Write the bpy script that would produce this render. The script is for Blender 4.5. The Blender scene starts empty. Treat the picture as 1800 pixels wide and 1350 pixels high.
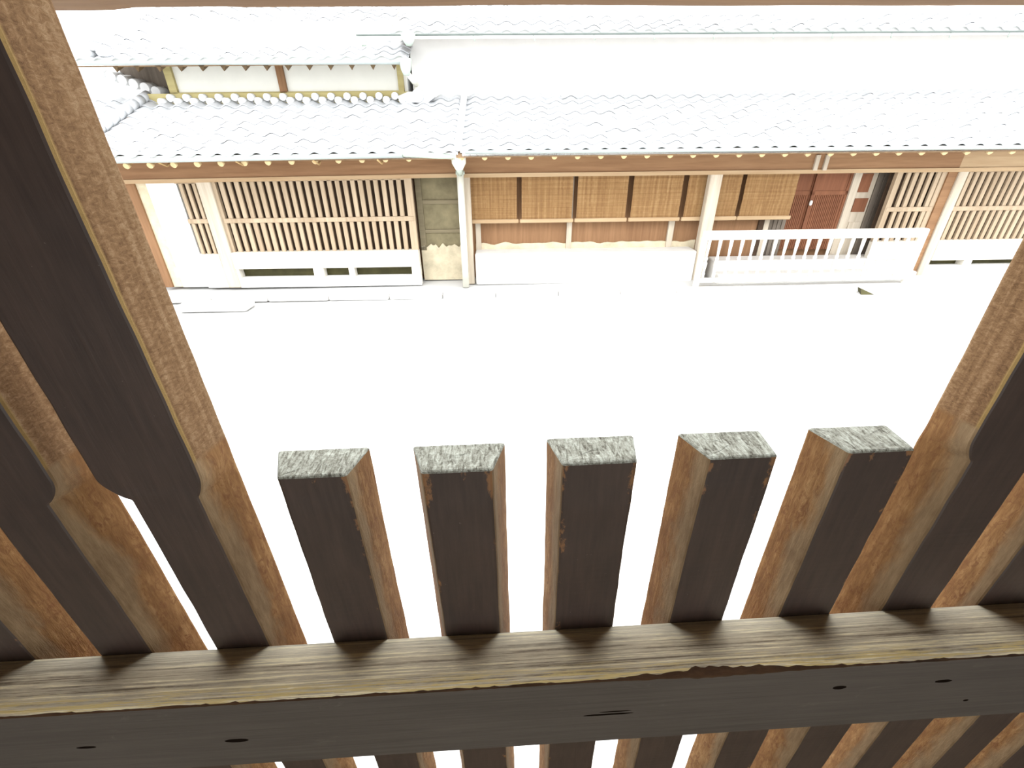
import bpy, math, random
from mathutils import Vector, Matrix, noise
random.seed(7)
scene = bpy.context.scene
col = scene.collection

# ------------------------------------------------------------------ camera
CAM_Z = 2.5625                       # eye height above the road
cam_data = bpy.data.cameras.new('camera')
cam_data.sensor_fit = 'HORIZONTAL'
cam_data.sensor_width = 36.0
cam_data.lens = 15.708
cam_data.clip_start = 0.01
cam_data.clip_end = 300
cam = bpy.data.objects.new('camera', cam_data)
col.objects.link(cam)
right = Vector((0.99867346, -0.04847232, -0.01737093))
up = Vector((0.03857559, 0.4808594, 0.87594872))
fwd = Vector((0.03410629, 0.87545683, -0.48209137))
rot = Matrix((right, up, -fwd)).transposed()
cam.matrix_world = Matrix.Translation((0, 0, CAM_Z)) @ rot.to_4x4()
scene.camera = cam

# ------------------------------------------------------------------ sky (even white overcast), exposure
SKY = 8.2                            # zenith radiance; a standard overcast sky falls to a third of it at the horizon
world = bpy.data.worlds.new('overcast_sky')
scene.world = world
world.use_nodes = True
bgn = world.node_tree.nodes['Background']
bgn.inputs['Color'].default_value = (0.97, 0.985, 1.0, 1)
wt = world.node_tree
geo = wt.nodes.new('ShaderNodeTexCoord'); sx = wt.nodes.new('ShaderNodeSeparateXYZ')
wt.links.new(geo.outputs['Generated'], sx.inputs[0])
mx = wt.nodes.new('ShaderNodeMath'); mx.operation = 'MAXIMUM'; mx.inputs[1].default_value = 0
wt.links.new(sx.outputs['Z'], mx.inputs[0])
ma = wt.nodes.new('ShaderNodeMath'); ma.operation = 'MULTIPLY_ADD'
wt.links.new(mx.outputs[0], ma.inputs[0]); ma.inputs[1].default_value = SKY*2/3; ma.inputs[2].default_value = SKY/3
wt.links.new(ma.outputs[0], bgn.inputs['Strength'])
vs = scene.view_settings
vs.view_transform = 'Standard'
vs.look = 'None'
vs.exposure = 0.0
vs.gamma = 1.0
vs.use_curve_mapping = False

# ------------------------------------------------------------------ helpers
class MB:
    """collects geometry for one mesh"""
    def __init__(s): s.v = []; s.f = []; s.m = []; s.sm = []
    def add(s, vs_, fs, mi=0, smooth=False):
        o = len(s.v); s.v += [tuple(p) for p in vs_]
        for k, f in enumerate(fs):
            s.f.append([i + o for i in f])
            s.m.append(mi[k] if isinstance(mi, (list, tuple)) else mi)
            s.sm.append(smooth)
        return s
    def box(s, x0, x1, y0, y1, z0, z1, mi=0, ch=0.0):
        if ch <= 0:
            v = [(x0,y0,z0),(x1,y0,z0),(x1,y1,z0),(x0,y1,z0),(x0,y0,z1),(x1,y0,z1),(x1,y1,z1),(x0,y1,z1)]
            return s.add(v, [(0,3,2,1),(4,5,6,7),(0,1,5,4),(1,2,6,5),(2,3,7,6),(3,0,4,7)], mi)
        c = min(ch, (x1-x0)*.45, (y1-y0)*.45, (z1-z0)*.45)
        def sec(z, i):
            a, b, d, e = x0+i, x1-i, y0+i, y1-i
            return [(a+c,d,z),(b-c,d,z),(b,d+c,z),(b,e-c,z),(b-c,e,z),(a+c,e,z),(a,e-c,z),(a,d+c,z)]
        rings = [sec(z0, c*.7), sec(z0+c, 0), sec(z1-c, 0), sec(z1, c*.7)]
        return s.loft(rings, mi, cap=True)
    def loft(s, rings, mi=0, cap=True, smooth=False, closed=True):
        n = len(rings[0]); v = [p for r in rings for p in r]; f = []; ms = []
        for k in range(len(rings)-1):
            for i in range(n if closed else n-1):
                j = (i+1) % n
                f.append((k*n+i, k*n+j, (k+1)*n+j, (k+1)*n+i))
                ms.append(mi[i] if isinstance(mi, (list, tuple)) else mi)
        s.add(v, f, ms, smooth)
        if cap:
            o = len(s.v) - len(v); m0 = mi[0] if isinstance(mi, (list, tuple)) else mi
            s.f.append([o+i for i in reversed(range(n))]); s.m.append(m0); s.sm.append(False)
            s.f.append([o+(len(rings)-1)*n+i for i in range(n)]); s.m.append(m0); s.sm.append(False)
        return s
    def tube(s, p0, p1, r, n=10, mi=0, r1=None, smooth=True):
        p0, p1 = Vector(p0), Vector(p1); d = (p1-p0).normalized()
        a = d.orthogonal().normalized(); b = d.cross(a); r1 = r if r1 is None else r1
        R = [[tuple(p + (a*math.cos(2*math.pi*i/n) + b*math.sin(2*math.pi*i/n))*q) for i in range(n)] for p, q in ((p0, r), (p1, r1))]
        return s.loft(R, mi, True, smooth)
    def lathe(s, x, y, prof, n=10, mi=0):
        R = [[(x+r*math.cos(2*math.pi*i/n), y+r*math.sin(2*math.pi*i/n), z) for i in range(n)] for z, r in prof]
        return s.loft(R, mi, True, True)
    def mesh(s, name, mats, off=(0,0,0)):
        me = bpy.data.meshes.new(name)
        ox, oy, oz = off
        me.from_pydata([(x-ox, y-oy, z-oz) for x, y, z in s.v], [], s.f)
        for m in (mats if isinstance(mats, (list, tuple)) else [mats]): me.materials.append(m)
        me.polygons.foreach_set('material_index', s.m)
        me.polygons.foreach_set('use_smooth', s.sm)
        me.update()
        return me

def link(name, data, parent=None, loc=(0,0,0)):
    o = bpy.data.objects.new(name, data)
    col.objects.link(o)
    o.parent = parent
    o.location = loc
    return o
def tag(o, label=None, cat=None, group=None, kind=None):
    if label: o['label'] = label
    if cat: o['category'] = cat
    if group: o['group'] = group
    if kind: o['kind'] = kind
    return o

# ------------------------------------------------------------------ materials
class NT:
    def __init__(s, name, rough=0.8, spec=0.3):
        s.mat = bpy.data.materials.new(name); s.mat.use_nodes = True
        s.t = s.mat.node_tree; s.b = s.t.nodes['Principled BSDF']
        s.b.inputs['Roughness'].default_value = rough
        s.b.inputs['Specular IOR Level'].default_value = spec
        s.tc = s.t.nodes.new('ShaderNodeTexCoord')
    def l(s, a, b): s.t.links.new(a, b)
    def n(s, t, **k):
        nd = s.t.nodes.new(t)
        for a, b in k.items(): setattr(nd, a, b)
        return nd
    def math(s, op, a, b=None, clamp=False):
        nd = s.n('ShaderNodeMath', operation=op, use_clamp=clamp)
        for i, x in enumerate((a, b)):
            if x is None: continue
            if isinstance(x, (int, float)): nd.inputs[i].default_value = x
            else: s.l(x, nd.inputs[i])
        return nd.outputs[0]
    def coord(s, scale=(1,1,1), rnd=True):
        mp = s.n('ShaderNodeMapping'); mp.inputs['Scale'].default_value = scale
        if rnd:
            oi = s.n('ShaderNodeObjectInfo'); ad = s.n('ShaderNodeVectorMath', operation='ADD')
            cm = s.n('ShaderNodeVectorMath', operation='SCALE'); cm.inputs[3].default_value = 7.3
            cx = s.n('ShaderNodeCombineXYZ')
            for i in range(3): s.l(oi.outputs['Random'], cx.inputs[i])
            s.l(cx.outputs[0], cm.inputs[0])
            s.l(s.tc.outputs['Object'], ad.inputs[0]); s.l(cm.outputs[0], ad.inputs[1]); s.l(ad.outputs[0], mp.inputs['Vector'])
        else: s.l(s.tc.outputs['Object'], mp.inputs['Vector'])
        return mp.outputs[0]
    def noise(s, scale, vec=(1,1,1), detail=4, rough=.6, rnd=True, dist=0.0):
        nd = s.n('ShaderNodeTexNoise'); nd.inputs['Scale'].default_value = scale
        nd.inputs['Detail'].default_value = detail; nd.inputs['Roughness'].default_value = rough
        nd.inputs['Distortion'].default_value = dist
        s.l(s.coord(vec, rnd), nd.inputs['Vector']); return nd.outputs['Fac']
    def ramp(s, fac, stops):
        r = s.n('ShaderNodeValToRGB'); s.l(fac, r.inputs[0])
        e = r.color_ramp.elements
        while len(e) < len(stops): e.new(.5)
        for k, (p, c) in enumerate(stops):
            e[k].position = p
            e[k].color = (c, c, c, 1) if isinstance(c, (int, float)) else (*c, 1)
        return r.outputs[0]
    def mix(s, fac, a, b):
        m = s.n('ShaderNodeMix', data_type='RGBA')
        for sock, x in ((m.inputs[0], fac), (m.inputs[6], a), (m.inputs[7], b)):
            if isinstance(x, (int, float)): sock.default_value = x
            elif isinstance(x, tuple): sock.default_value = (*x, 1)
            else: s.l(x, sock)
        return m.outputs[2]
    def sep(s):
        sp = s.n('ShaderNodeSeparateXYZ'); s.l(s.tc.outputs['Object'], sp.inputs[0]); return sp.outputs
    def col(s, c):
        if isinstance(c, tuple): s.b.inputs['Base Color'].default_value = (*c, 1)
        else: s.l(c, s.b.inputs['Base Color'])
        return s
    def bump(s, h, strength=.5, dist=.001):
        b = s.n('ShaderNodeBump'); b.inputs['Strength'].default_value = strength; b.inputs['Distance'].default_value = dist
        s.l(h, b.inputs['Height']); s.l(b.outputs[0], s.b.inputs['Normal']); return s

def wood(name, c0, c1, axis='z', scale=40, rough=.8, stretch=.06, bump=.3, bd=.002):
    m = NT(name, rough)
    v = {'z': (1,1,stretch), 'x': (stretch,1,1), 'y': (1,stretch,1)}[axis]
    a = m.noise(scale, v, 5, .65)
    big = m.noise(scale*.12, v, 2, .5)
    f = m.math('ADD', m.math('MULTIPLY', a, .65), m.math('MULTIPLY', big, .45))
    m.col(m.ramp(f, [(.35, c0), (.72, c1)])).bump(a, bump, bd)
    return m.mat
def plain(name, c, var=.12, scale=6, rough=.8, spec=.3):
    m = NT(name, rough, spec)
    m.col(m.ramp(m.noise(scale, detail=5), [(.3, tuple(x*(1-var) for x in c)), (.7, tuple(min(1, x*(1+var)) for x in c))]))
    return m.mat

# near lattice: dark stained inner face with flaked edges
def mk_stain(flakes=True):
    m = NT('dark_stained_inner_face' + ('' if flakes else '_plain'), .5, .35)
    x, y, z = m.sep()
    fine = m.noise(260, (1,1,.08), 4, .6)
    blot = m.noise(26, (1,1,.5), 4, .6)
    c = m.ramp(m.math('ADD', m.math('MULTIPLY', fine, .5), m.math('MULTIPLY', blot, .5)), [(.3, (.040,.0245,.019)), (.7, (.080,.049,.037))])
    edge = m.math('MULTIPLY', m.math('SUBTRACT', m.math('ABSOLUTE', x), .0145), 190, True)
    fl = m.noise(90, (1,1,.55), 5, .7)
    topw = m.math('MULTIPLY', m.math('ADD', z, .225), 18, True)
    mask = m.ramp(m.math('ADD', m.math('ADD', m.math('MULTIPLY', edge, .18), m.math('MULTIPLY', topw, .165 if flakes else 0.)), fl), [(.77 if flakes else .97, 0.), (.84 if flakes else .99, 1.)])
    c = m.mix(mask, c, (.26,.125,.05))
    dots = m.ramp(m.noise(420, (1,1,1), 2, .5), [(.76, 0.), (.80, 1.)])
    c = m.mix(m.math('MULTIPLY', dots, .35), c, (.3,.25,.2))
    m.col(c).bump(m.math('ADD', fine, m.math('MULTIPLY', mask, -.8)), .25, .0006)
    return m.mat
# near lattice: weathered sides, dusty towards the inner edge, raw orange outwards
def mk_side(tall):
    m = NT('weathered_bar_side' + ('_tall' if tall else ''), .85, .2)
    x, y, z = m.sep()
    fib = m.noise(330, (1,1,.14), 5, .7)
    blot = m.noise(34, (1,1,.35), 5, .65, dist=.6)
    pit = m.noise(210, (1,1,.45), 4, .75, dist=1.2)
    pitm = m.ramp(pit, [(.36, 0.), (.50, 1.)])
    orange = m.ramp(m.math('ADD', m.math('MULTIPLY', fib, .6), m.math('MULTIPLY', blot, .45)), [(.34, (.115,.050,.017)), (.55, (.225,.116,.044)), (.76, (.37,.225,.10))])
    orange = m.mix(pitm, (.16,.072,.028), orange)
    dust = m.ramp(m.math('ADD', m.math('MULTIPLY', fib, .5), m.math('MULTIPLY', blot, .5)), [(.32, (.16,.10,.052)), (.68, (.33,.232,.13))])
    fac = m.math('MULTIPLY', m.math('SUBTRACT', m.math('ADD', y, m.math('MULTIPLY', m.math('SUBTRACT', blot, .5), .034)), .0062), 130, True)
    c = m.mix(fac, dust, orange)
    if tall:
        rough = m.noise(480, (1,.55,1), 6, .8, dist=.8)
        line = m.noise(150, (1.3,1.3,.015), 3, .6)
        rc = m.ramp(m.math('ADD', m.math('MULTIPLY', rough, .6), m.math('MULTIPLY', line, .45)), [(.38, (.105,.052,.020)), (.54, (.235,.135,.064)), (.70, (.40,.27,.155))])
        yel = m.math('MULTIPLY', m.math('SUBTRACT', .0028, y), 900, True)
        rc = m.mix(m.math('MULTIPLY', yel, .75), rc, (.40,.27,.10))
        up_ = m.math('MULTIPLY', m.math('ADD', z, .158), 300, True)
        c = m.mix(up_, c, rc)
        h = m.math('ADD', m.math('MULTIPLY', fib, .5), m.math('MULTIPLY', m.math('MULTIPLY', rough, up_), 1.2))
    else:
        h = m.math('ADD', fib, m.math('MULTIPLY', pit, .6))
    m.col(c).bump(h, .55, .0012)
    return m.mat
def mk_end():
    m = NT('weathered_end_grain', .9, .2)
    gr = m.noise(420, (1,.22,1), 4, .7, dist=.8)
    sp = m.noise(700, (1,1,1), 3, .7)
    f = m.math('ADD', m.math('MULTIPLY', gr, .75), m.math('MULTIPLY', sp, .3))
    m.col(m.ramp(f, [(.38, (.07,.062,.047)), (.50, (.225,.225,.185)), (.64, (.40,.415,.36))])).bump(f, .8, .0015)
    return m.mat
def mk_rail_top():
    m = NT('rail_worn_top', .7, .3)
    x, y, z = m.sep()
    st = m.noise(420, (.012,1,1), 4, .65)
    fl = m.noise(420, (.12,1,1), 5, .75)
    f = m.math('ADD', m.math('MULTIPLY', st, .75), m.math('MULTIPLY', fl, .27))
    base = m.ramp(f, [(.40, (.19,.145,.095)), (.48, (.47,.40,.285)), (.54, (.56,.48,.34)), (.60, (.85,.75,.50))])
    ywear = m.math('MULTIPLY', m.math('SUBTRACT', m.math('ADD', m.math('MULTIPLY', y, -1), m.math('MULTIPLY', fl, .022)), .036), 130, True)
    fl2 = m.ramp(m.noise(420, (.035,1,1), 5, .75), [(.48, 0.), (.53, 1.)])
    pale = m.math('MULTIPLY', m.math('ADD', y, .016), 60, True)
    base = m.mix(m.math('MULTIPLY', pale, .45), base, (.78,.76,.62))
    c = m.mix(m.math('MULTIPLY', ywear, fl2), base, (.62,.48,.21))
    m.col(c).bump(f, .6, .0012)
    return m.mat
def mk_rail_front():
    m = NT('rail_dark_front', .5, .35)
    x, y, z = m.sep()
    st = m.noise(300, (.03,1,1), 5, .65)
    big = m.noise(20, (.3,1,1), 3, .5)
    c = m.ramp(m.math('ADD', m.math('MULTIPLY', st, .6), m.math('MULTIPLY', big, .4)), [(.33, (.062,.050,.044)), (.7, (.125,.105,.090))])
    pale = m.ramp(m.noise(55, (.5,1,1), 6, .75, dist=.8), [(.62, 0.), (.75, .35)])
    c = m.mix(pale, c, (.26,.225,.19))
    wob = m.math('MULTIPLY', m.math('SUBTRACT', m.noise(180, (.35,1,1), 4, .7), .5), 1.5)
    tot = None
    for kx, kz, a, b in KNOTS:                     # knots and shakes in this board
        dx = m.math('DIVIDE', m.math('SUBTRACT', x, kx), a); dz = m.math('DIVIDE', m.math('SUBTRACT', z, kz), b)
        d = m.math('ADD', m.math('MULTIPLY', dx, dx), m.math('MULTIPLY', dz, dz))
        k = m.math('MULTIPLY', m.math('SUBTRACT', m.math('ADD', 1.4, wob), d), 6, True)
        tot = k if tot is None else m.math('MAXIMUM', tot, k)
    c = m.mix(tot, c, (.012,.008,.006))
    m.l(m.math('MULTIPLY', m.math('SUBTRACT', 1.0, tot), .35), m.b.inputs['Specular IOR Level'])
    m.col(c).bump(m.math('ADD', st, m.math('MULTIPLY', tot, -1.5)), .25, .0008)
    return m.mat
KNOTS = [(-.1965,-.0478,.0075,.0022), (-.3,-.044,.006,.0014), (.2415,-.0275,.0045,.0022), (.320,-.0278,.006,.0018), (.073,-.0445,.017,.0011),
         (.078,-.041,.010,.0008), (.352,-.058,.002,.0012), (-.352,-.069,.006,.001), (.395,-.022,.007,.001)]

stain = mk_stain(); stain_t = mk_stain(False); side = mk_side(False); side_t = mk_side(True); endg = mk_end()
rail_top_m = mk_rail_top(); rail_front_m = mk_rail_front()
chip = wood('chipped_edge', (.022,.012,.007), (.10,.05,.022), 'x', 160, .9, .2)

tile_m = plain('grey_clay_tile', (.45,.46,.47), .10, 9, .55, .4)
tile_cap_m = plain('pale_tile_end', (.66,.67,.67), .05, 9, .6)
deck_m = wood('roof_boards', (.16,.10,.055), (.28,.18,.10), 'y', 18)
beam_m = wood('house_beam_wood', (.17,.082,.036), (.30,.17,.085), 'x', 14, .75)
beam_lip_m = wood('pale_beam_edge', (.33,.215,.115), (.47,.345,.21), 'x', 14, .8)
post_m = wood('grey_post_wood', (.37,.31,.235), (.56,.495,.40), 'z', 16)
brown_m = wood('brown_house_wood', (.168,.084,.038), (.280,.154,.077), 'z', 16)
lat_m = wood('facade_lattice_wood', (.29,.212,.135), (.45,.355,.25), 'z', 22)
sill_m = wood('pale_sill_wood', (.66,.62,.54), (.78,.75,.68), 'x', 12)  # much paler than the facade lattice wood
railing_m = wood('pale_railing_wood', (.68,.65,.58), (.80,.78,.72), 'z', 12)  # pale wood, lighter than posts and lattice
thin_gut_m = plain('thin_green_grey_gutter', (.15,.175,.16), .1, 4, .5)
dark_m = plain('dark_gap_shade', (.055,.032,.018), .3, 5)  # dark colour standing in for shade in the unlit room and gap
gut_m = plain('gutter_metal', (.36,.40,.39), .06, 4, .4, .5)
pipe_m = plain('cream_drainpipe', (.70,.69,.60), .05, 3, .5, .4)
hook_m = plain('green_hopper_metal', (.40,.46,.40), .1, 6, .5)
rafter_m = wood('rafter_wood', (.300,.188,.075), (.495,.345,.165), 'y', 20)
rafter_end_m = plain('pale_rafter_end', (.55,.42,.23), .15, 9)
recess_m = wood('dull_recess_wood', (.15,.125,.075), (.24,.20,.125), 'x', 14)
raft_dark_m = wood('dark_rafter_wood', (.07,.045,.02), (.14,.09,.045), 'y', 20)
plaster_w = plain('white_plaster', (.80,.80,.78), .03, 3, .9)
plaster_o = plain('olive_plaster', (.192,.164,.096), .3, 3.5, .9)
plaster_p = plain('pale_worn_plaster', (.56,.49,.35), .2, 5, .9)
olive_m = wood('olive_window_frame', (.28,.23,.09), (.44,.38,.18), 'x', 14)
shoji_m = plain('white_paper_screen', (.74,.74,.68), .03, 3, .95)
red_m = wood('red_brown_door', (.140,.052,.025), (.238,.098,.049), 'z', 20)
grey_b_m = wood('grey_weathered_boards', (.091,.073,.056), (.189,.158,.126), 'z', 12)
vent_m = plain('vent_dark', (.055,.05,.018), .4, 3)  # paints the shade inside the vents; also the wedge's own colour
stone_m = plain('pale_stone', (.70,.69,.66), .06, 5, .9)
road_m = plain('pale_road', (.50,.50,.49), .04, 2, .95)
metal_m = plain('bright_handle', (.75,.74,.70), .05, 10, .3, .7)
def mk_blind():
    m = NT('reed_blind', .75, .25)
    x, y, z = m.sep()
    hz = m.noise(60, (.02,1,3.2), 3, .6); vt = m.noise(26, (1,1,.02), 3, .6)
    f = m.math('ADD', m.math('MULTIPLY', hz, .45), m.math('MULTIPLY', vt, .6))
    m.col(m.ramp(f, [(.36, (.165,.082,.029)), (.55, (.245,.138,.055)), (.72, (.33,.212,.098))])).bump(hz, .4, .003)
    return m.mat
blind_m = mk_blind()
own_beam_m = wood('own_eave_beam_wood', (.10,.050,.020), (.25,.145,.065), 'x', 30)
floor_m = plain('straw_mat_floor', (.30,.25,.14), .1, 8)
room_m = plain('earthen_room_wall', (.15,.125,.095), .06, 3, .9)
ceil_m = wood('ceiling_boards', (.06,.04,.025), (.10,.07,.045), 'x', 10)

# ------------------------------------------------------------------ ground and own room (the setting)
g = MB().box(-45, 45, 0.32, 60, -.3, 0).mesh('road', road_m)
tag(link('road', g), 'pale street surface between the lattice and the old houses', kind='structure')
struct_ground = tag(link('added_back_ground', MB().box(-20, 20, -25, -2.72, -.3, 0).mesh('added_back_ground', road_m)), 'pale unseen ground added behind the room', kind='structure')  # unseen ground added outside the back opening, bounces daylight into the room
DL = .20603                                   # lattice inner face distance
FZ = .75; CZ = 3.15; RX = 2.3; BY = -2.6
LX = 1.45; LZ0 = CAM_Z - 1.25; LZ1 = CAM_Z + .44
def struct(name, mb, mat, label=None): return tag(link(name, mb.mesh(name, mat)), label, kind='structure')
struct('floor', MB().box(-RX, RX, BY, .32, FZ-.12, FZ), floor_m)
struct('ceiling', MB().box(-RX, RX, BY, .32, CZ, CZ+.1), ceil_m)
struct('wall_left', MB().box(-RX-.12, -RX, BY, .32, 0, CZ+.1), room_m)
struct('wall_right', MB().box(RX, RX+.12, BY, .32, 0, CZ+.1), room_m)
struct('wall_front', MB().box(-RX, -LX, .19, .31, 0, CZ).box(LX, RX, .19, .31, 0, CZ).box(-LX, LX, .19, .31, 0, LZ0).box(-LX, LX, .19, .31, LZ1, CZ), room_m)
WB = 2.1; WZ0 = FZ + .02; WZ1 = FZ + 1.62  # unseen opening, added and sized to brighten the inner bar faces
struct('wall_back', MB().box(-RX, -WB, BY-.12, BY, 0, CZ+.1).box(WB, RX, BY-.12, BY, 0, CZ+.1).box(-WB, WB, BY-.12, BY, 0, WZ0).box(-WB, WB, BY-.12, BY, WZ1, CZ+.1), room_m)
wf = MB().box(-WB, -WB+.06, BY-.1, BY-.02, WZ0, WZ1).box(WB-.06, WB, BY-.1, BY-.02, WZ0, WZ1).box(-WB, WB, BY-.1, BY-.02, WZ0, WZ0+.06).box(-WB, WB, BY-.1, BY-.02, WZ1-.06, WZ1)
struct('added_back_opening', wf, brown_m)

# ------------------------------------------------------------------ near lattice
P = .085; X0 = .05978; DEP = .02681; ZT = -.16926; ZB = -.32815
lattice = tag(link('wooden_lattice', None, loc=(0, DL, CAM_Z)), 'dark stained wooden window lattice with five short bars between tall bars, close to the camera', 'lattice')
ZBOT = LZ0 - CAM_Z
def section(il, ir, ol, orr, dep, r=.0016):
    """rounded quad, counter-clockwise from inner-left; returns points and face slots"""
    q = [Vector((il, 0)), Vector((ir, 0)), Vector((orr, dep)), Vector((ol, dep))]
    pts = []
    for k in range(4):
        a, b, c = q[k-1], q[k], q[(k+1) % 4]
        u = (a-b).normalized(); w = (c-b).normalized()
        for t in (0., .5, 1.):
            p = b + u*r*(1-t) + w*r*t
            if t == .5: p = b + (u+w)*r*.29
            pts.append((p.x, p.y))
    return pts
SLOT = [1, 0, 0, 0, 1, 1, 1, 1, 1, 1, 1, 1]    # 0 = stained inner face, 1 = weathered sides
def bar_mesh(seed, inner, outer, z0, z1, top=None, step=.006, tall_cap=True):
    """inner/outer: (left,right) offsets; top=(il,ir,ol,or) section above the shoulder"""
    mb = MB(); rings = []
    n = int((z1-z0)/step)
    zs = [z0 + (z1-z0)*k/n for k in range(n+1)]
    if top: zs = sorted(set(zs + [-.182 + .0012*k for k in range(18)]))
    for z in zs:
        a = (inner[0], inner[1], outer[0], outer[1])
        if top:
            t = min(1, max(0, (z + .181)/.017)); t = math.sin(t*math.pi/2)**.75 if t > 0 else 0
            a = tuple(p*(1-t) + q*t for p, q in zip(a, top))
        pts = section(*a, DEP)
        rg = []
        for k, (x, y) in enumerate(pts):
            nv = noise.noise_vector(Vector((x*120 + seed*9.1, y*120, z*55)))
            ng = noise.noise_vector(Vector((x*30 + seed*3.7, y*30 + 5, z*9)))
            rg.append((x + nv.x*.00035 + ng.x*.0006, y + nv.y*.0003, z))
        rings.append(rg)
    if not top:                                     # slightly rounded weathered top
        for dz, sh in ((.0009, .0006), (.0014, .0016)):
            last = rings[-1] if dz < .001 else rings[-2]
            cx = sum(p[0] for p in last)/12; cy = sum(p[1] for p in last)/12
            base = rings[len(zs)-1]
            rings.append([(p[0] + (cx-p[0])*sh/.028, p[1] + (cy-p[1])*sh/.0134, z1 + dz) for p in base])
    mb.loft(rings, SLOT, cap=False, smooth=False)
    n12 = len(rings)*12 - 12
    if not top:                                     # fine-grained cap with end-grain ridges
        for fi in range(len(mb.f)-24, len(mb.f)): mb.m[fi] = 2
        base = rings[-1]; cx = sum(p[0] for p in base)/12; cy = sum(p[1] for p in base)/12
        prev = [tuple(p) for p in base]; R = [prev]
        for s_ in (.8, .55, .3, .08):
            R.append([(cx + (p[0]-cx)*s_, cy + (p[1]-cy)*s_, p[2] + noise.noise(Vector((p[0]*900*s_ + seed, p[1]*300*s_, s_*7)))*.0006) for p in base])
        mb.loft(R, 2, cap=False, smooth=False)
        o = len(mb.v)-12; mb.f.append(list(range(o, o+12))); mb.m.append(2); mb.sm.append(False)
    else:
        o = n12; mb.f.append(list(range(o, o+12))); mb.m.append(1); mb.sm.append(False)
    mb.f.append(list(reversed(range(0, 12)))); mb.m.append(1); mb.sm.append(False)
    return mb
# measured irregular bars: inner (l,r), outer (l,r)
SHAPE = {-5: ((-.0205,.0206), (-.029,.0335)), -4: ((-.0183,.0187), (-.029,.0318)), -3: ((-.0200,.0185), (-.0285,.0288)),
         -2: ((-.0188,.0210), (-.0286,.0285)), -1: ((-.0205,.0207), (-.0300,.0290)), 0: ((-.0229,.0216), (-.0293,.0271)),
         1: ((-.0195,.0221), (-.0292,.0247)), 2: ((-.0188,.0222), (-.0274,.0245)), 3: ((-.0222,.0191), (-.0335,.028)), 4: ((-.0285,.0175), (-.0300,.028))}
TALL = {-11, -10, -4, -3, 3, 4, 10, 11}
for i in range(-16, 17):
    inner, outer = SHAPE.get(i, ((-.0207+random.uniform(-.001,.001), .0207+random.uniform(-.001,.001)), (-.0285, .0282)))
    st = .005 if abs(i) < 7 else .012
    if i in TALL:
        tp = {-3: (-.0335,.0242,-.0305,.0288), -4: (-.029,.0290,-.029,.0318), 3: (-.0295,.030,-.0325,.0290)}.get(i, (-.0285,.0285,-.0285,.0282))
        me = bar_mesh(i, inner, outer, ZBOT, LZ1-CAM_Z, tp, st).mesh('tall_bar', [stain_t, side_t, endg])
        nm = 'tall_bar'
    else:
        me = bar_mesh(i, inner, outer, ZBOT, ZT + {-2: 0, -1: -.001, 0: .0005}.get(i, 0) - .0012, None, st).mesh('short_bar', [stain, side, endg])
        nm = 'short_bar'
    o = link(nm, me, lattice, (X0 + i*P, 0, 0))
# rail in front of the bars, chipped front edge
def rail(z, name='rail', seed=0.):
    mb = MB(); rings = []
    ns = 900
    D_ = .0385; Hh = .0845
    for k in range(ns+1):
        x = -LX + 2*LX*k/ns
        c = .0006 + .0010*max(0, noise.noise(Vector((x*38, seed, 0)))) + .0010*max(0, noise.noise(Vector((x*160, seed+3, 0))))
        if z == ZB: c += .0045*math.exp(-((x-.15)/.05)**2)*(.6+.6*noise.noise(Vector((x*110, 9, 1))))
        w = noise.noise(Vector((x*6, 2+seed, 5)))*.0006
        rings.append([(x, 0, -Hh), (x, 0, 0), (x, -D_*.33, w*.6), (x, -D_*.66, w), (x, -D_+c*1.5, w), (x, -D_, -c*.55), (x, -D_, -c), (x, -D_, -Hh*.5), (x, -D_, -Hh+.001), (x, -D_+.001, -Hh)])
    mb.loft(rings, [3, 0, 0, 0, 1, 1, 2, 2, 2, 3], cap=True)
    return link(name, mb.mesh(name, [rail_top_m, chip, rail_front_m, stain]), lattice, (0, 0, z))
r_ = rail(ZB); r_['label'] = 'horizontal rail with worn striped top and dark knotty front'
rail(ZB - .62, 'rail', 4.)
rail(.40, 'rail', 8.)
# ------------------------------------------------------------------ own eave: outer beam and roof above it
bm = MB(); rings = []
for k in range(241):
    x = -2.4 + 4.8*k/240
    dz = .0012*noise.noise(Vector((x*7, 0, 0))) + .0008*noise.noise(Vector((x*38, 4, 0)))
    zb_ = CAM_Z + (.1101 if x < -.33 else .1117 if x < -.237 else .1108) - .0082*max(0, x) + dz*.45
    rings.append([(x, .495, zb_+.003), (x, .51, zb_), (x, .545, zb_), (x, .56, zb_+.004), (x, .56, zb_+.09), (x, .495, zb_+.09)])
bm.loft(rings, 0)
tag(link('eave_beam', bm.mesh('eave_beam', own_beam_m)), 'weathered brown timber beam running across the very top above the street opening', 'beam')
for x in (-2.36, 2.26):                              # arms that carry the beam out from the wall
    struct('trim_1' if x < 0 else 'trim_2', MB().box(x, x+.1, .31, .5, CAM_Z+.12, CAM_Z+.2), own_beam_m, 'short arm carrying the near eave beam')

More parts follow.
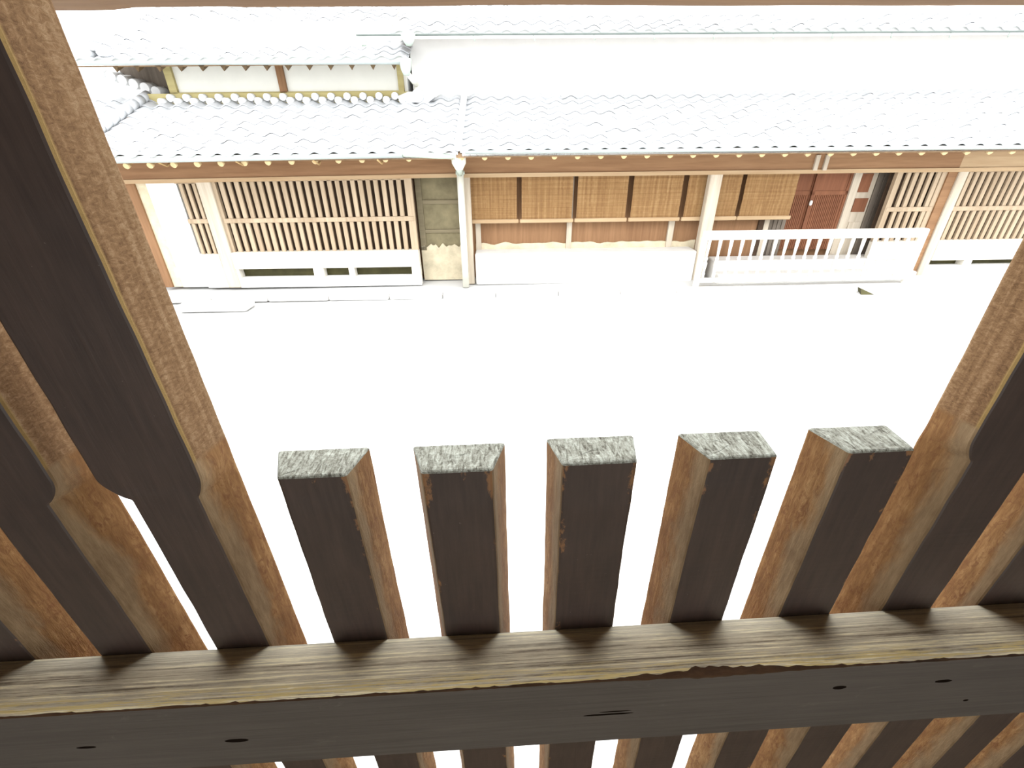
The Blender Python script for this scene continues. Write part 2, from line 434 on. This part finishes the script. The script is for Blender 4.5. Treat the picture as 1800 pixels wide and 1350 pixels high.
# ------------------------------------------------------------------ across the street: a frame turned slightly to the lattice
STREET = Matrix(((.999577899, .0279216387, .00802529815), (-.0279207389, .999610115, -.000224166875), (-.00802842831, 0, .999967772)))
SO = Vector((1.875, 8.75, 0))
def street_thing(name, ox, oy=0., data=None, oz=0.):
    o = bpy.data.objects.new(name, data); col.objects.link(o)
    o.matrix_world = Matrix.Translation(SO + STREET @ Vector((ox, oy, oz))) @ STREET.to_4x4()
    OFF[o.name] = (ox, oy, oz)
    return o
OFF = {}
def part(th, name, mb, mats, label=None, kind=None, sub=None):
    """a part of thing th (street coordinates), or a sub-part when sub is the part it sits on"""
    me = mb.mesh(name, mats, OFF[th.name])
    o = link(name, me, sub or th)
    return tag(o, label, kind=kind)
def bx(*a, **k): return MB().box(*a, **k)
def street_single(name, ox, oy, mb, mats, label, cat, group=None, oz=0.):
    o = street_thing(name, ox, oy, None, oz)
    return o

# pantile: S-shaped, 0.30 wide, 0.30 long, front edge at y=0
TW = .30; TL = .29; EXPO = .245
def tile_mesh():
    mb = MB(); n = 10; th = .02
    def prof(u):                                   # trough on the left, roll on the right
        return .030*math.sin((u*1.0 - .32)*2*math.pi) * (1.0 if u > .32 else .75)
    top0 = []; 
    for y, dz in ((0., .030), (TL, 0.)):
        top0.append([((k/n-.5)*(TW+.012), y, prof(k/n)+dz) for k in range(n+1)])
    bot0 = [[(x, y, z-th) for x, y, z in r] for r in top0]
    a, b = top0; c, d = bot0; m = n+1
    v = a + b + c + d; f = []; sm = []
    for k in range(n):
        f.append((k, k+1, m+k+1, m+k))                       # top
        f.append((2*m+k, 2*m+k+1, k+1, k))                   # front edge
    f.append((0, m, 3*m, 2*m)); f.append((n, 2*m+n, 3*m+n, m+n))
    mb.add(v, f, 0, False)
    me = mb.mesh('pantile', tile_m)
    return me
TILE = tile_mesh()
def roof_tiles(th, roof, x0, x1, ye, ze, slope, rows, budget, xs_key=lambda x: abs(x)):
    """tiles row by row up from the eave; the first `budget` as parts, the rest joined"""
    ang = math.atan(slope); ox, oy, oz = OFF[th.name]
    ncol = int(round((x1-x0)/TW)); rest = MB(); used = 0
    R = Matrix.Rotation(ang, 3, 'X')
    for r in range(rows):
        s = r*EXPO
        for c in range(ncol):
            p = Vector((x0 + (c+.5)*TW, ye + s*math.cos(ang), ze + s*math.sin(ang) + random.uniform(-.003, .003)))
            if used < budget:
                o = link('tile', TILE, roof, p - Vector((ox, oy, oz))); o.rotation_euler = (ang, 0, random.uniform(-.012, .012)); used += 1
            else:
                vs_ = [R @ v.co + p for v in TILE.vertices]
                rest.add(vs_, [list(q.vertices) for q in TILE.polygons])
    part(th, 'eave_gap_fill', bx(x0+.02, x1-.02, ye+.03, ye+.09, ze-.06, ze+(.045 if ze > 3 else .016)), plaster_w, sub=roof)  # pale strip added so gaps under the tile fronts look less dark
    if rest.v: part(th, 'tile_field', rest, tile_m, kind='stuff', sub=roof)
    return used
def gutter(th, x0, x1, y, z0, z1, r, name='gutter'):
    """half-round trough, open upwards"""
    mb = MB(); R = []
    for x, z in ((x0, z0), (x1, z1)):
        ring = []
        for k in range(9):
            a = math.pi + math.pi*k/8; ring.append((x, y + r*math.cos(a), z + r*math.sin(a)))
        for k in range(9):
            a = 2*math.pi - math.pi*k/8; ring.append((x, y + (r-.012)*math.cos(a), z + (r-.012)*math.sin(a)))
        R.append(ring)
    mb.loft(R, 0, True, True)
    return part(th, name, mb, thin_gut_m if r < .03 else gut_m)
def deck(th, x0, x1, ye, ze, slope, run, name='roof', label=None, thick=.05):
    mb = MB()
    y1 = ye + run; z1 = ze + run*slope
    mb.loft([[(x, ye, ze-thick-.03), (x, ye, ze-.03), (x, y1, z1-.03), (x, y1, z1-thick-.03)][::-1] for x in (x0, x1)])
    return part(th, name, mb, deck_m, label)
def lattice_panel(th, x0, x1, z0, z1, y, slots, cross, label, frame=(True, True), bw=.078, fw=.11, fr=None):
    """slots: centres of the dark gaps; bars stand between them"""
    f = MB()
    if frame[0]: f.box(x0, x0+fw, y-.01, y+.07, z0, z1)
    if frame[1]: f.box(x1-(fr or fw), x1, y-.01, y+.07, z0, z1)
    f.box(x0, x1, y+.0, y+.07, z1-.04, z1)
    p = part(th, 'lattice_window', f, lat_m, label)
    part(th, 'shade_backing', bx(x0, x1, y+.16, y+.18, z0, z1), dark_m, sub=p)  # dark sheet painted as the shade between the bars
    proto = None
    for a, b in zip(slots[:-1], slots[1:]):
        c = (a+b)/2
        w = bw*random.uniform(.94, 1.06)
        part(th, 'bar', bx(c-w/2, c+w/2, y, y+.05, z0, z1, ch=.006), lat_m, sub=p)
    part(th, 'crossbar', bx(x0+.02, x1-.02, y-.02, y+.02, cross-.04, cross+.04, ch=.006), lat_m, sub=p)
    return p
EY = -.90; SL = .41; RY = EY + .12; RS = SL*(1.2-RY); ANG = math.atan(SL)

# ---------------------------------------------------------------- left house
LH = tag(street_thing('townhouse', -5.4, .4), 'left old townhouse with white upper windows and wide ground floor lattice', 'house')
part(LH, 'wall', bx(-8.4, -2.45, .52, 5, 0, 2.55), brown_m)
part(LH, 'upper_wall', bx(-7.85, -3.4, 1.32, 5, 2.9, 4.4), plaster_w)
part(LH, 'side_wall', bx(-8.95, -7.85, 1.76, 5, 2.9, 4.2), grey_b_m)
bm_ = part(LH, 'beam', MB().loft([[(-8.55,0,1.90+.06),(-8.55,0,2.24),(-8.55,.15,2.24),(-8.55,.15,1.96)][::-1], [(-2.45,0,1.95+.06),(-2.45,0,2.29),(-2.45,.15,2.29),(-2.45,.15,2.01)][::-1]]), beam_m)
part(LH, 'beam_edge', MB().loft([[(-8.55,-.02,1.90),(-8.55,-.02,1.965),(-8.55,.15,1.965),(-8.55,.15,1.90)][::-1], [(-2.45,-.02,1.945),(-2.45,-.02,2.01),(-2.45,.15,2.01),(-2.45,.15,1.945)][::-1]]), beam_lip_m, sub=bm_)
part(LH, 'post', bx(-8.43, -8.27, .1, .26, 0, 1.95, ch=.01), brown_m)
part(LH, 'plaster_strip', bx(-8.27, -8.06, .14, .3, 0, 1.95), plaster_p)
part(LH, 'white_wall', bx(-8.06, -7.52, .1, .4, 0, 1.93), plaster_w, 'white plastered wing wall')
s0 = [-7.49 + .118*k for k in range(4)]
lattice_panel(LH, -7.52, -7.11, .64, 1.93, .06, s0, 1.25, None, (False, False), .06)
part(LH, 'sill', bx(-7.52, -7.11, 0, .14, .40, .65), sill_m)
part(LH, 'base_board', bx(-7.52, -7.11, .03, .14, 0, .40), sill_m)
part(LH, 'post', bx(-7.11, -6.86, 0, .2, 0, 1.95, ch=.012), post_m)
slots = [-6.776 + .1383*k for k in range(25)]
lattice_panel(LH, -6.86, -3.29, .66, 1.95, .06, slots, 1.25, None, (True, True), .078, .06, .13)
part(LH, 'sill', bx(-6.86, -3.29, -.03, .16, .37, .68, ch=.01), sill_m)
part(LH, 'base_board', bx(-6.86, -3.29, 0, .14, 0, .19), stone_m)
part(LH, 'vent_shade', bx(-6.86, -3.29, .17, .2, .17, .4), vent_m)  # dark sheet painted as the shade inside the vent openings
for a, b in ((-6.86, -6.81), (-5.374, -5.176), (-4.687, -4.577), (-3.457, -3.29)):
    part(LH, 'vent_block', bx(a, b, 0, .16, .19, .37), sill_m)
rw = part(LH, 'recess_wall', bx(-3.29, -2.42, .40, .5, 0, 2.0), plaster_o, 'olive plastered recess beside the lattice')
part(LH, 'recess_rail', bx(-3.2, -2.42, .37, .41, 1.46, 1.53), recess_m, sub=rw)
part(LH, 'recess_rail', bx(-3.2, -2.42, .37, .41, .93, .99), recess_m, sub=rw)
part(LH, 'recess_stile', bx(-3.29, -3.18, .36, .42, .6, 1.98), recess_m, sub=rw)
ws = MB(); NN = 30
tops = [(.69 + .10*noise.noise(Vector((k*.37, 3, 1))) ) for k in range(NN+1)]
ws.loft([[(-3.29+.87*k/NN, .36, 0), (-3.29+.87*k/NN, .36, tops[k]), (-3.29+.87*k/NN, .40, tops[k]), (-3.29+.87*k/NN, .40, 0)][::-1] for k in range(NN+1)])
part(LH, 'worn_wainscot', ws, plaster_p, sub=rw)
part(LH, 'post', bx(-2.40, -2.235, 0, .155, 0, 1.97, ch=.012), post_m)
# lower roof
rf = deck(LH, -8.45, -2.42, EY+.06, 2.345, SL, 2.2, label='lower tiled roof of the left house')
roof_tiles(LH, rf, -8.35, -2.35, EY+.03, 2.345, SL, 10, 200)
vr = MB()
for k in range(11):                                    # row of round cover tiles down the left verge
    y0 = EY + .07 + k*.19
    vr.tube((-8.36 + .01*k, y0, 2.43 + SL*(y0-EY)), (-8.35 + .01*k, y0+.2, 2.435 + SL*(y0+.2-EY)), .085, 10, r1=.075)
part(LH, 'verge_tiles', vr, tile_m, sub=rf)
rb = part(LH, 'roof_flashing', bx(-8.25, -3.3, 1.17, 1.34, 3.12, 3.33), olive_m, sub=rf)
for k in range(16):
    part(LH, 'ridge_tile', MB().tube((-7.741+.2947*k, 1.06, 3.255), (-7.741+.2947*k, 1.2, 3.268), .060, 12), tile_cap_m, sub=rf)
    part(LH, 'ridge_tile', MB().tube((-7.90+.2947*k, 1.02, 3.192), (-7.90+.2947*k, 1.2, 3.205), .060, 12), tile_cap_m, sub=rf)
orn = MB().tube((-3.18, 1.0, 3.25), (-3.18, 1.2, 3.25), .11, 12).loft([[(x, 1.02, 3.23-h), (x, 1.02, 3.23+h), (x, 1.16, 3.23+h), (x, 1.16, 3.23-h)][::-1] for x, h in ((-3.55, .02), (-3.35, .085), (-3.0, .085), (-2.88, .01))])
part(LH, 'ridge_end_tile', orn, tile_m, sub=rf)
gutter(LH, -8.3, -3.20, EY-.03, 2.315, 2.355, .06)
part(LH, 'gutter_spout', MB().tube((-3.22, EY-.03, 2.355), (-2.40, EY+.1, 2.30), .045, 10), hook_m)
hp = part(LH, 'downpipe', MB().tube((-2.40, -.16, 0), (-2.385, -.16, 2.13), .062, 12), pipe_m)
part(LH, 'hopper', MB().lathe(-2.35, EY+.2, [(2.10, .055), (2.15, .085), (2.20, .115), (2.33, .125), (2.335, .10)], 10), pipe_m, sub=hp)
part(LH, 'pipe_collar', MB().tube((-2.385, -.16, 2.0), (-2.385, -.16, 2.06), .08, 12).tube((-2.352, EY+.2, 2.13), (-2.385, -.16, 2.02), .055, 10), hook_m, sub=hp)
for k in range(14):
    x = -7.97 + .372*k; z = 2.248 + .0135*(x+7.7)
    rr = part(LH, 'rafter', MB().loft([[(x-.035, RY, z-.035), (x+.035, RY, z-.035), (x+.035, RY, z+.035), (x-.035, RY, z+.035)], [(x-.035, 1.2, z+RS-.035), (x+.035, 1.2, z+RS-.035), (x+.035, 1.2, z+RS+.035), (x-.035, 1.2, z+RS+.035)]][::1]), rafter_m)
    part(LH, 'rafter_cap', MB().tube((x, RY-.04, z-.034), (x, RY+.02, z-.010), .045, 10), rafter_end_m, sub=rr)
for x in (-7.0, -5.8, -4.6, -3.6):
    part(LH, 'gutter_hook', MB().tube((x, EY-.03, 2.27), (x+.03, EY+.1, 2.21), .014, 6).tube((x+.03, EY+.1, 2.21), (x+.03, EY+.2, 2.26), .014, 6), rafter_m)
# upper storey: window band
wn = part(LH, 'upper_window', MB().box(-7.80, -7.66, 1.22, 1.34, 3.28, 3.85).box(-3.56, -3.46, 1.24, 1.34, 3.28, 3.85).box(-7.8, -3.46, 1.22, 1.34, 3.28, 3.352), olive_m, 'white upper window with olive frame')
part(LH, 'mullion', bx(-5.765, -5.635, 1.22, 1.34, 3.30, 3.85), brown_m, sub=wn)
part(LH, 'pane', bx(-7.67, -5.76, 1.28, 1.32, 3.33, 3.85), shoji_m, sub=wn)
part(LH, 'pane', bx(-5.64, -3.55, 1.28, 1.32, 3.33, 3.85), shoji_m, sub=wn)
US = .45; UANG = math.atan(US)
ur = deck(LH, -8.95, -3.30, .70, 3.765, US, 3.6, 'upper_roof', 'upper tiled roof of the left house')
roof_tiles(LH, ur, -8.95, -3.25, .66, 3.765, US, 13, 100)
gutter(LH, -8.92, -3.32, .60, 3.755, 3.725, .052, 'upper_gutter')
part(LH, 'upper_hopper', MB().lathe(-3.28, .62, [(3.52, .05), (3.60, .085), (3.70, .105), (3.76, .115), (3.765, .09)], 8), hook_m)
part(LH, 'upper_downpipe', MB().tube((-3.26, .75, 3.54), (-3.2, 1.15, 3.42), .045, 10).tube((-3.2, 1.15, 3.43), (-3.2, 1.12, 2.95), .055, 10), pipe_m)
for k in range(14):
    x = -8.27 + .3675*k; z = 3.655
    part(LH, 'upper_rafter', MB().loft([[(x-.055, .70, z+.05), (x, .70, z-.045), (x+.055, .70, z+.05)], [(x-.055, 1.5, z+.41), (x, 1.5, z+.315), (x+.055, 1.5, z+.41)]]), raft_dark_m)
orn = MB()
for dx, dz, r in ((0, 0, .07), (-.1, -.09, .06), (.1, -.09, .06), (0, .1, .05)): orn.tube((-8.52+dx, .66, 3.98+dz), (-8.52+dx, .85, 3.98+dz), r, 10)
part(LH, 'ridge_ornament', orn, tile_m, sub=ur)

# ---------------------------------------------------------------- right house
RH = tag(street_thing('townhouse', 3.8, .4), 'right long townhouse with reddish entrance doors and a plain white upper wall', 'house')
XR = 10.4
part(RH, 'wall', bx(-2.42, XR, .52, 5, 0, 2.55), brown_m)
part(RH, 'upper_wall', bx(-3.3, XR, 1.34, 5, 3.0, 4.6), plaster_w, 'white plastered upper wall')
for a, b, m_ in ((-2.35, 6.62, beam_m), (6.62, XR, beam_lip_m)):
    q = part(RH, 'beam', bx(a, b, 0, .16, 2.0, 2.30), m_)
    part(RH, 'beam_edge', bx(a, b, -.025, .16, 1.94, 2.005), beam_lip_m, sub=q)
for x in (3.93, 4.10): part(RH, 'beam_bracket', bx(x, x+.07, -.04, .02, 1.99, 2.24), post_m)
# boarded bay behind the reed blinds
part(RH, 'board_wall', bx(-2.25, 3.40, .40, .5, .3, 2.1), brown_m)
for x, w in ((-2.19, .1), (-.40, .1), (1.61, .11)):
    part(RH, 'wall_stud', bx(x, x+w, .34, .42, .55, 2.0), post_m)
lw = MB(); NN = 60
lw.loft([[(-2.2+4.4*k/NN, .37, 0), (-2.2+4.4*k/NN, .37, .71+.055*noise.noise(Vector((k*.31, 7, 2)))), (-2.2+4.4*k/NN, .41, .71+.055*noise.noise(Vector((k*.31, 7, 2)))), (-2.2+4.4*k/NN, .41, 0)][::-1] for k in range(NN+1)])
part(RH, 'worn_wainscot', lw, plaster_p)
part(RH, 'ledge', bx(-2.2, 2.1, -.05, .38, 0, .60, ch=.02), stone_m, 'pale ledge below the reed blinds')
part(RH, 'post', bx(2.12, 2.34, 0, .155, 0, 1.96, ch=.012), post_m)
part(RH, 'post', bx(3.40, 3.50, .36, .52, 0, 2.05), dark_m)  # dark strip standing in for a shaded gap, not a timber
part(RH, 'post', bx(3.52, 3.62, .38, .52, 0, 2.05), post_m)
for k in range(4): part(RH, 'plank', bx(3.64+.085*k, 3.715+.085*k, .42, .5, .3, 2.05, ch=.005), grey_b_m)
# reddish sliding doors
for (a, b, y, hnd) in ((3.95, 4.36, .46, False), (4.33, 5.03, .42, True)):
    d = MB().box(a, a+.05, y, y+.04, .5, 2.05).box(b-.05, b, y, y+.04, .5, 2.05).box(a, b, y, y+.04, 1.53, 1.60).box(a, b, y+.015, y+.03, .5, 2.05)
    dd = part(RH, 'sliding_door', d, red_m, 'reddish brown ribbed sliding door')
    n_ = int((b-a-.1)/.036)
    for k in range(n_):
        x = a+.055+.036*k
        part(RH, 'rib', bx(x, x+.020, y+.002, y+.018, .5, 1.53), red_m, sub=dd)
    if hnd: part(RH, 'handle', MB().lathe(4.352, y-.012, [(1.34, .012), (1.36, .026), (1.39, .03), (1.42, .026), (1.44, .012)], 8), metal_m, sub=dd)
part(RH, 'post', bx(5.03, 5.17, .38, .52, 0, 2.05), post_m)
pn = part(RH, 'entry_panel', bx(5.17, 5.52, .44, .52, 0, 2.05), post_m)
part(RH, 'panel_board', bx(5.19, 5.42, .425, .45, 1.57, 1.90), red_m, sub=pn)
part(RH, 'panel_board', bx(5.22, 5.48, .425, .45, 1.21, 1.46), red_m, sub=pn)
part(RH, 'panel_board', bx(5.25, 5.48, .425, .45, .70, 1.02), post_m, sub=pn)
for k in range(6): part(RH, 'plank', bx(5.53+.11*k, 5.635+.11*k, .42, .5, .3, 2.05, ch=.006), grey_b_m)
part(RH, 'step_stone', bx(2.5, 6.4, -.02, .36, 0, .40, ch=.02), stone_m)
part(RH, 'step_stone', bx(2.5, 6.4, -.30, -.04, 0, .20, ch=.02), stone_m)
sa = [5.735 + .1345*k for k in range(7)]
sa = [5.99-.245+.14*k for k in range(6)]
lattice_panel(RH, 5.575, 6.50, .70, 1.97, .06, [5.735+.138*k for k in range(6)], 1.30, None, (True, True), .075, .10)
part(RH, 'sill', bx(5.575, 6.5, -.02, .14, .36, .72), sill_m)
part(RH, 'post', bx(6.49, 6.665, .02, .2, 0, 1.96), beam_m)  # shadow side of the pale post beside it, painted as a darker strip
part(RH, 'post', bx(6.66, 6.83, -.02, .2, 0, 1.98, ch=.012), post_m)
lattice_panel(RH, 6.83, XR, .70, 1.97, .06, [6.89+.128*k for k in range(27)], 1.30, None, (False, True), .073, .06)
part(RH, 'sill', bx(6.83, XR, -.03, .16, .345, .725, ch=.01), sill_m)
part(RH, 'vent_shade', bx(6.83, XR, .17, .2, .2, .4), vent_m)  # shade behind the vent slots, painted as a dark sheet
for a, b in ((7.52, 7.69), (9.0, 9.17)): part(RH, 'vent_block', bx(a, b, 0, .16, .23, .345), sill_m)
part(RH, 'base_board', bx(6.83, XR, 0, .14, 0, .235), stone_m)
# lower roof
rr_ = deck(RH, -2.38, XR, EY+.06, 2.365, SL, 2.2, label='lower tiled roof of the right house')
bt = MB()
for k in range(11):
    y0 = EY + .05 + k*.19
    bt.tube((-2.335, y0, 2.41 + SL*(y0-EY)), (-2.335, y0+.2, 2.415 + SL*(y0+.2-EY)), .06, 10, r1=.052)
part(RH, 'boundary_tiles', bt, tile_cap_m, sub=rr_)
roof_tiles(RH, rr_, -2.30, XR, EY+.03, 2.365, SL, 10, 295)
gutter(RH, -2.22, XR, EY-.03, 2.385, 2.365, .05)
for k in range(34):
    x = -2.298 + .372*k; z = 2.318
    q = part(RH, 'rafter', MB().loft([[(x-.035, RY, z-.035), (x+.035, RY, z-.035), (x+.035, RY, z+.035), (x-.035, RY, z+.035)], [(x-.035, 1.2, z+RS-.035), (x+.035, 1.2, z+RS-.035), (x+.035, 1.2, z+RS+.035), (x-.035, 1.2, z+RS+.035)]]), rafter_m)
    part(RH, 'rafter_cap', MB().tube((x, RY-.04, z-.034), (x, RY+.02, z-.010), .045, 10), rafter_end_m, sub=q)
ur2 = deck(RH, -3.55, XR, .95, 4.21, US, 2.4, 'upper_roof', 'upper tiled roof of the right house')
roof_tiles(RH, ur2, -3.5, XR, .66, 4.105, US, 9, 0)
gutter(RH, -4.05, XR, .62, 4.095, 4.075, .026, 'upper_gutter')
for k in range(13):
    x = -2.1 + 1.02*k
    part(RH, 'gutter_hook', MB().tube((x, .62, 4.06), (x+.03, .66, 4.0), .012, 6), hook_m)
part(RH, 'upper_hopper', MB().lathe(-3.18, .58, [(3.93, .045), (3.99, .09), (4.09, .125), (4.10, .10)], 8), hook_m)
part(RH, 'gutter_bracket', MB().box(-4.02, -3.88, .60, .66, 4.0, 4.06).box(-3.98, -3.90, .60, .66, 3.93, 4.0).box(-3.98, -3.82, .60, .66, 3.925, 3.95), hook_m)

# ---------------------------------------------------------------- neighbour at the far left
NH = tag(street_thing('neighbour_house', -10.6, 1.), 'white plastered neighbouring gable partly hidden behind the tall left lattice bar', 'house')
gw = MB()
gw.loft([[(-13.2, y, 0), (-8.5, y, 0), (-8.28, y, 3.36), (-9.65, y, 3.75), (-10.9, y, 4.2), (-13.2, y, 3.5)] for y in (1.74, 1.62)])
gw.box(-13.2, -8.98, 1.74, 4.9, 0, 3.45)
part(NH, 'gable_wall', gw, plaster_w)
vt = []
for k in range(15):
    t = k/14; x = -8.22 - 2.6*t; z = 3.41 + .87*t + .0
    part(NH, 'verge_tile', MB().tube((x, 1.48, z-.02), (x, 1.75, z), .085, 10), tile_cap_m)
rfn = MB(); rfn.loft([[(-8.15, y, 3.36), (-8.15, y, 3.42), (-10.9, y, 4.33), (-10.9, y, 4.26)] for y in (1.745, 1.55)])
part(NH, 'gable_roof', rfn, tile_m)
part(NH, 'front_wall', bx(-13.2, -8.45, .5, 1.6, 0, 2.5), brown_m)
lr = deck(NH, -13.2, -8.48, EY+.1, 2.28, SL, 2.4, 'lower_roof')
roof_tiles(NH, lr, -13.1, -8.5, EY+.07, 2.28, SL, 11, 0)
part(NH, 'beam', bx(-13.2, -8.56, 0, .15, 1.9, 2.22), beam_m)

# ---------------------------------------------------------------- reed blinds under the eave
BL = [(-2.25, -1.385, 'first reed blind from the white drainpipe'), (-1.295, -.34, 'second reed blind from the white drainpipe'),
      (-.25, .685, 'third reed blind from the white drainpipe'), (.785, 1.705, 'fourth reed blind from the drainpipe, left of the thick pale post'),
      (1.805, 2.80, 'reed blind crossed by the thick pale post'), (2.88, 3.855, 'last reed blind, next to the reddish doors')]
for a, b, lb in BL:
    t = tag(street_thing('reed_blind', (a+b)/2, .2, None, 2.0), 'tan ' + lb, 'blind', 'reed blinds under the eave')
    mb = MB(); rg = []
    for k in range(31):                              # softly bowed sheet of reeds
        z = 1.18 + .80*k/30; y = .19 + .004*math.sin(k*1.9) + .006*math.sin(k*.35)
        rg.append([(a, y, z), (b, y, z), (b, y+.012, z), (a, y+.012, z)])
    mb.loft(rg)
    sh = part(t, 'reed_sheet', mb, blind_m)
    part(t, 'bottom_bar', bx(a-.035, b+.035, .165, .215, 1.125, 1.195, ch=.012), beam_lip_m)
    part(t, 'top_bar', bx(a-.02, b+.02, .17, .22, 1.97, 2.02, ch=.01), beam_lip_m)

# ---------------------------------------------------------------- railing in front of the entrance
RL = tag(street_thing('railing', 4.0, -.5), 'pale wooden railing with turned spindles before the entrance', 'railing')
part(RL, 'top_rail', bx(1.97, 6.06, -.56, -.44, .90, 1.05, ch=.02), railing_m)
part(RL, 'bottom_rail', bx(2.0, 6.06, -.54, -.46, .12, .19, ch=.01), railing_m)
sp = MB().lathe(0, 0, [(.19, .026), (.26, .026), (.28, .034), (.31, .022), (.40, .030), (.47, .038), (.52, .022), (.56, .034), (.60, .020), (.75, .028), (.86, .033), (.90, .033)], 10).mesh('spindle', railing_m)
for k in range(20):
    link('spindle', sp, RL, (2.10 + .2035*k - 4.0, 0, 0))
for x in (2.0, 6.02): part(RL, 'newel', bx(x-.045, x+.045, -.545, -.455, 0, .95, ch=.012), railing_m)

# ---------------------------------------------------------------- kerb and a small wedge on the road edge
KB = tag(street_thing('kerb', 1.0, -.7), 'low pale stone kerb along the foot of the houses', 'kerb')
xs = -9.0
while xs < 10:
    w = random.uniform(.9, 1.3); part(KB, 'kerb_stone', bx(xs, xs+w-.02, -.85, -.62, -.02, .07, ch=.015), stone_m); xs += w
ST = tag(street_thing('footing_stone', -6.7, -1.2), 'flat pale stone at the road edge below the left lattice house', 'stone')
part(ST, 'slab', bx(-7.3, -6.1, -1.35, -1.0, -.03, .08, ch=.03), stone_m)
WD = tag(street_thing('ramp_wedge', 4.85, -1.05), 'small dark wedge lying on the road below the railing', 'wedge')
part(WD, 'wedge', MB().add([(4.72,-1.18,0),(5.05,-1.2,0),(4.83,-.95,0),(4.72,-1.12,.14),(4.76,-.98,.13)], [(0,1,3),(1,2,4),(1,4,3),(2,0,3,4),(0,2,1)]), vent_m)
bpy.context.view_layer.update()
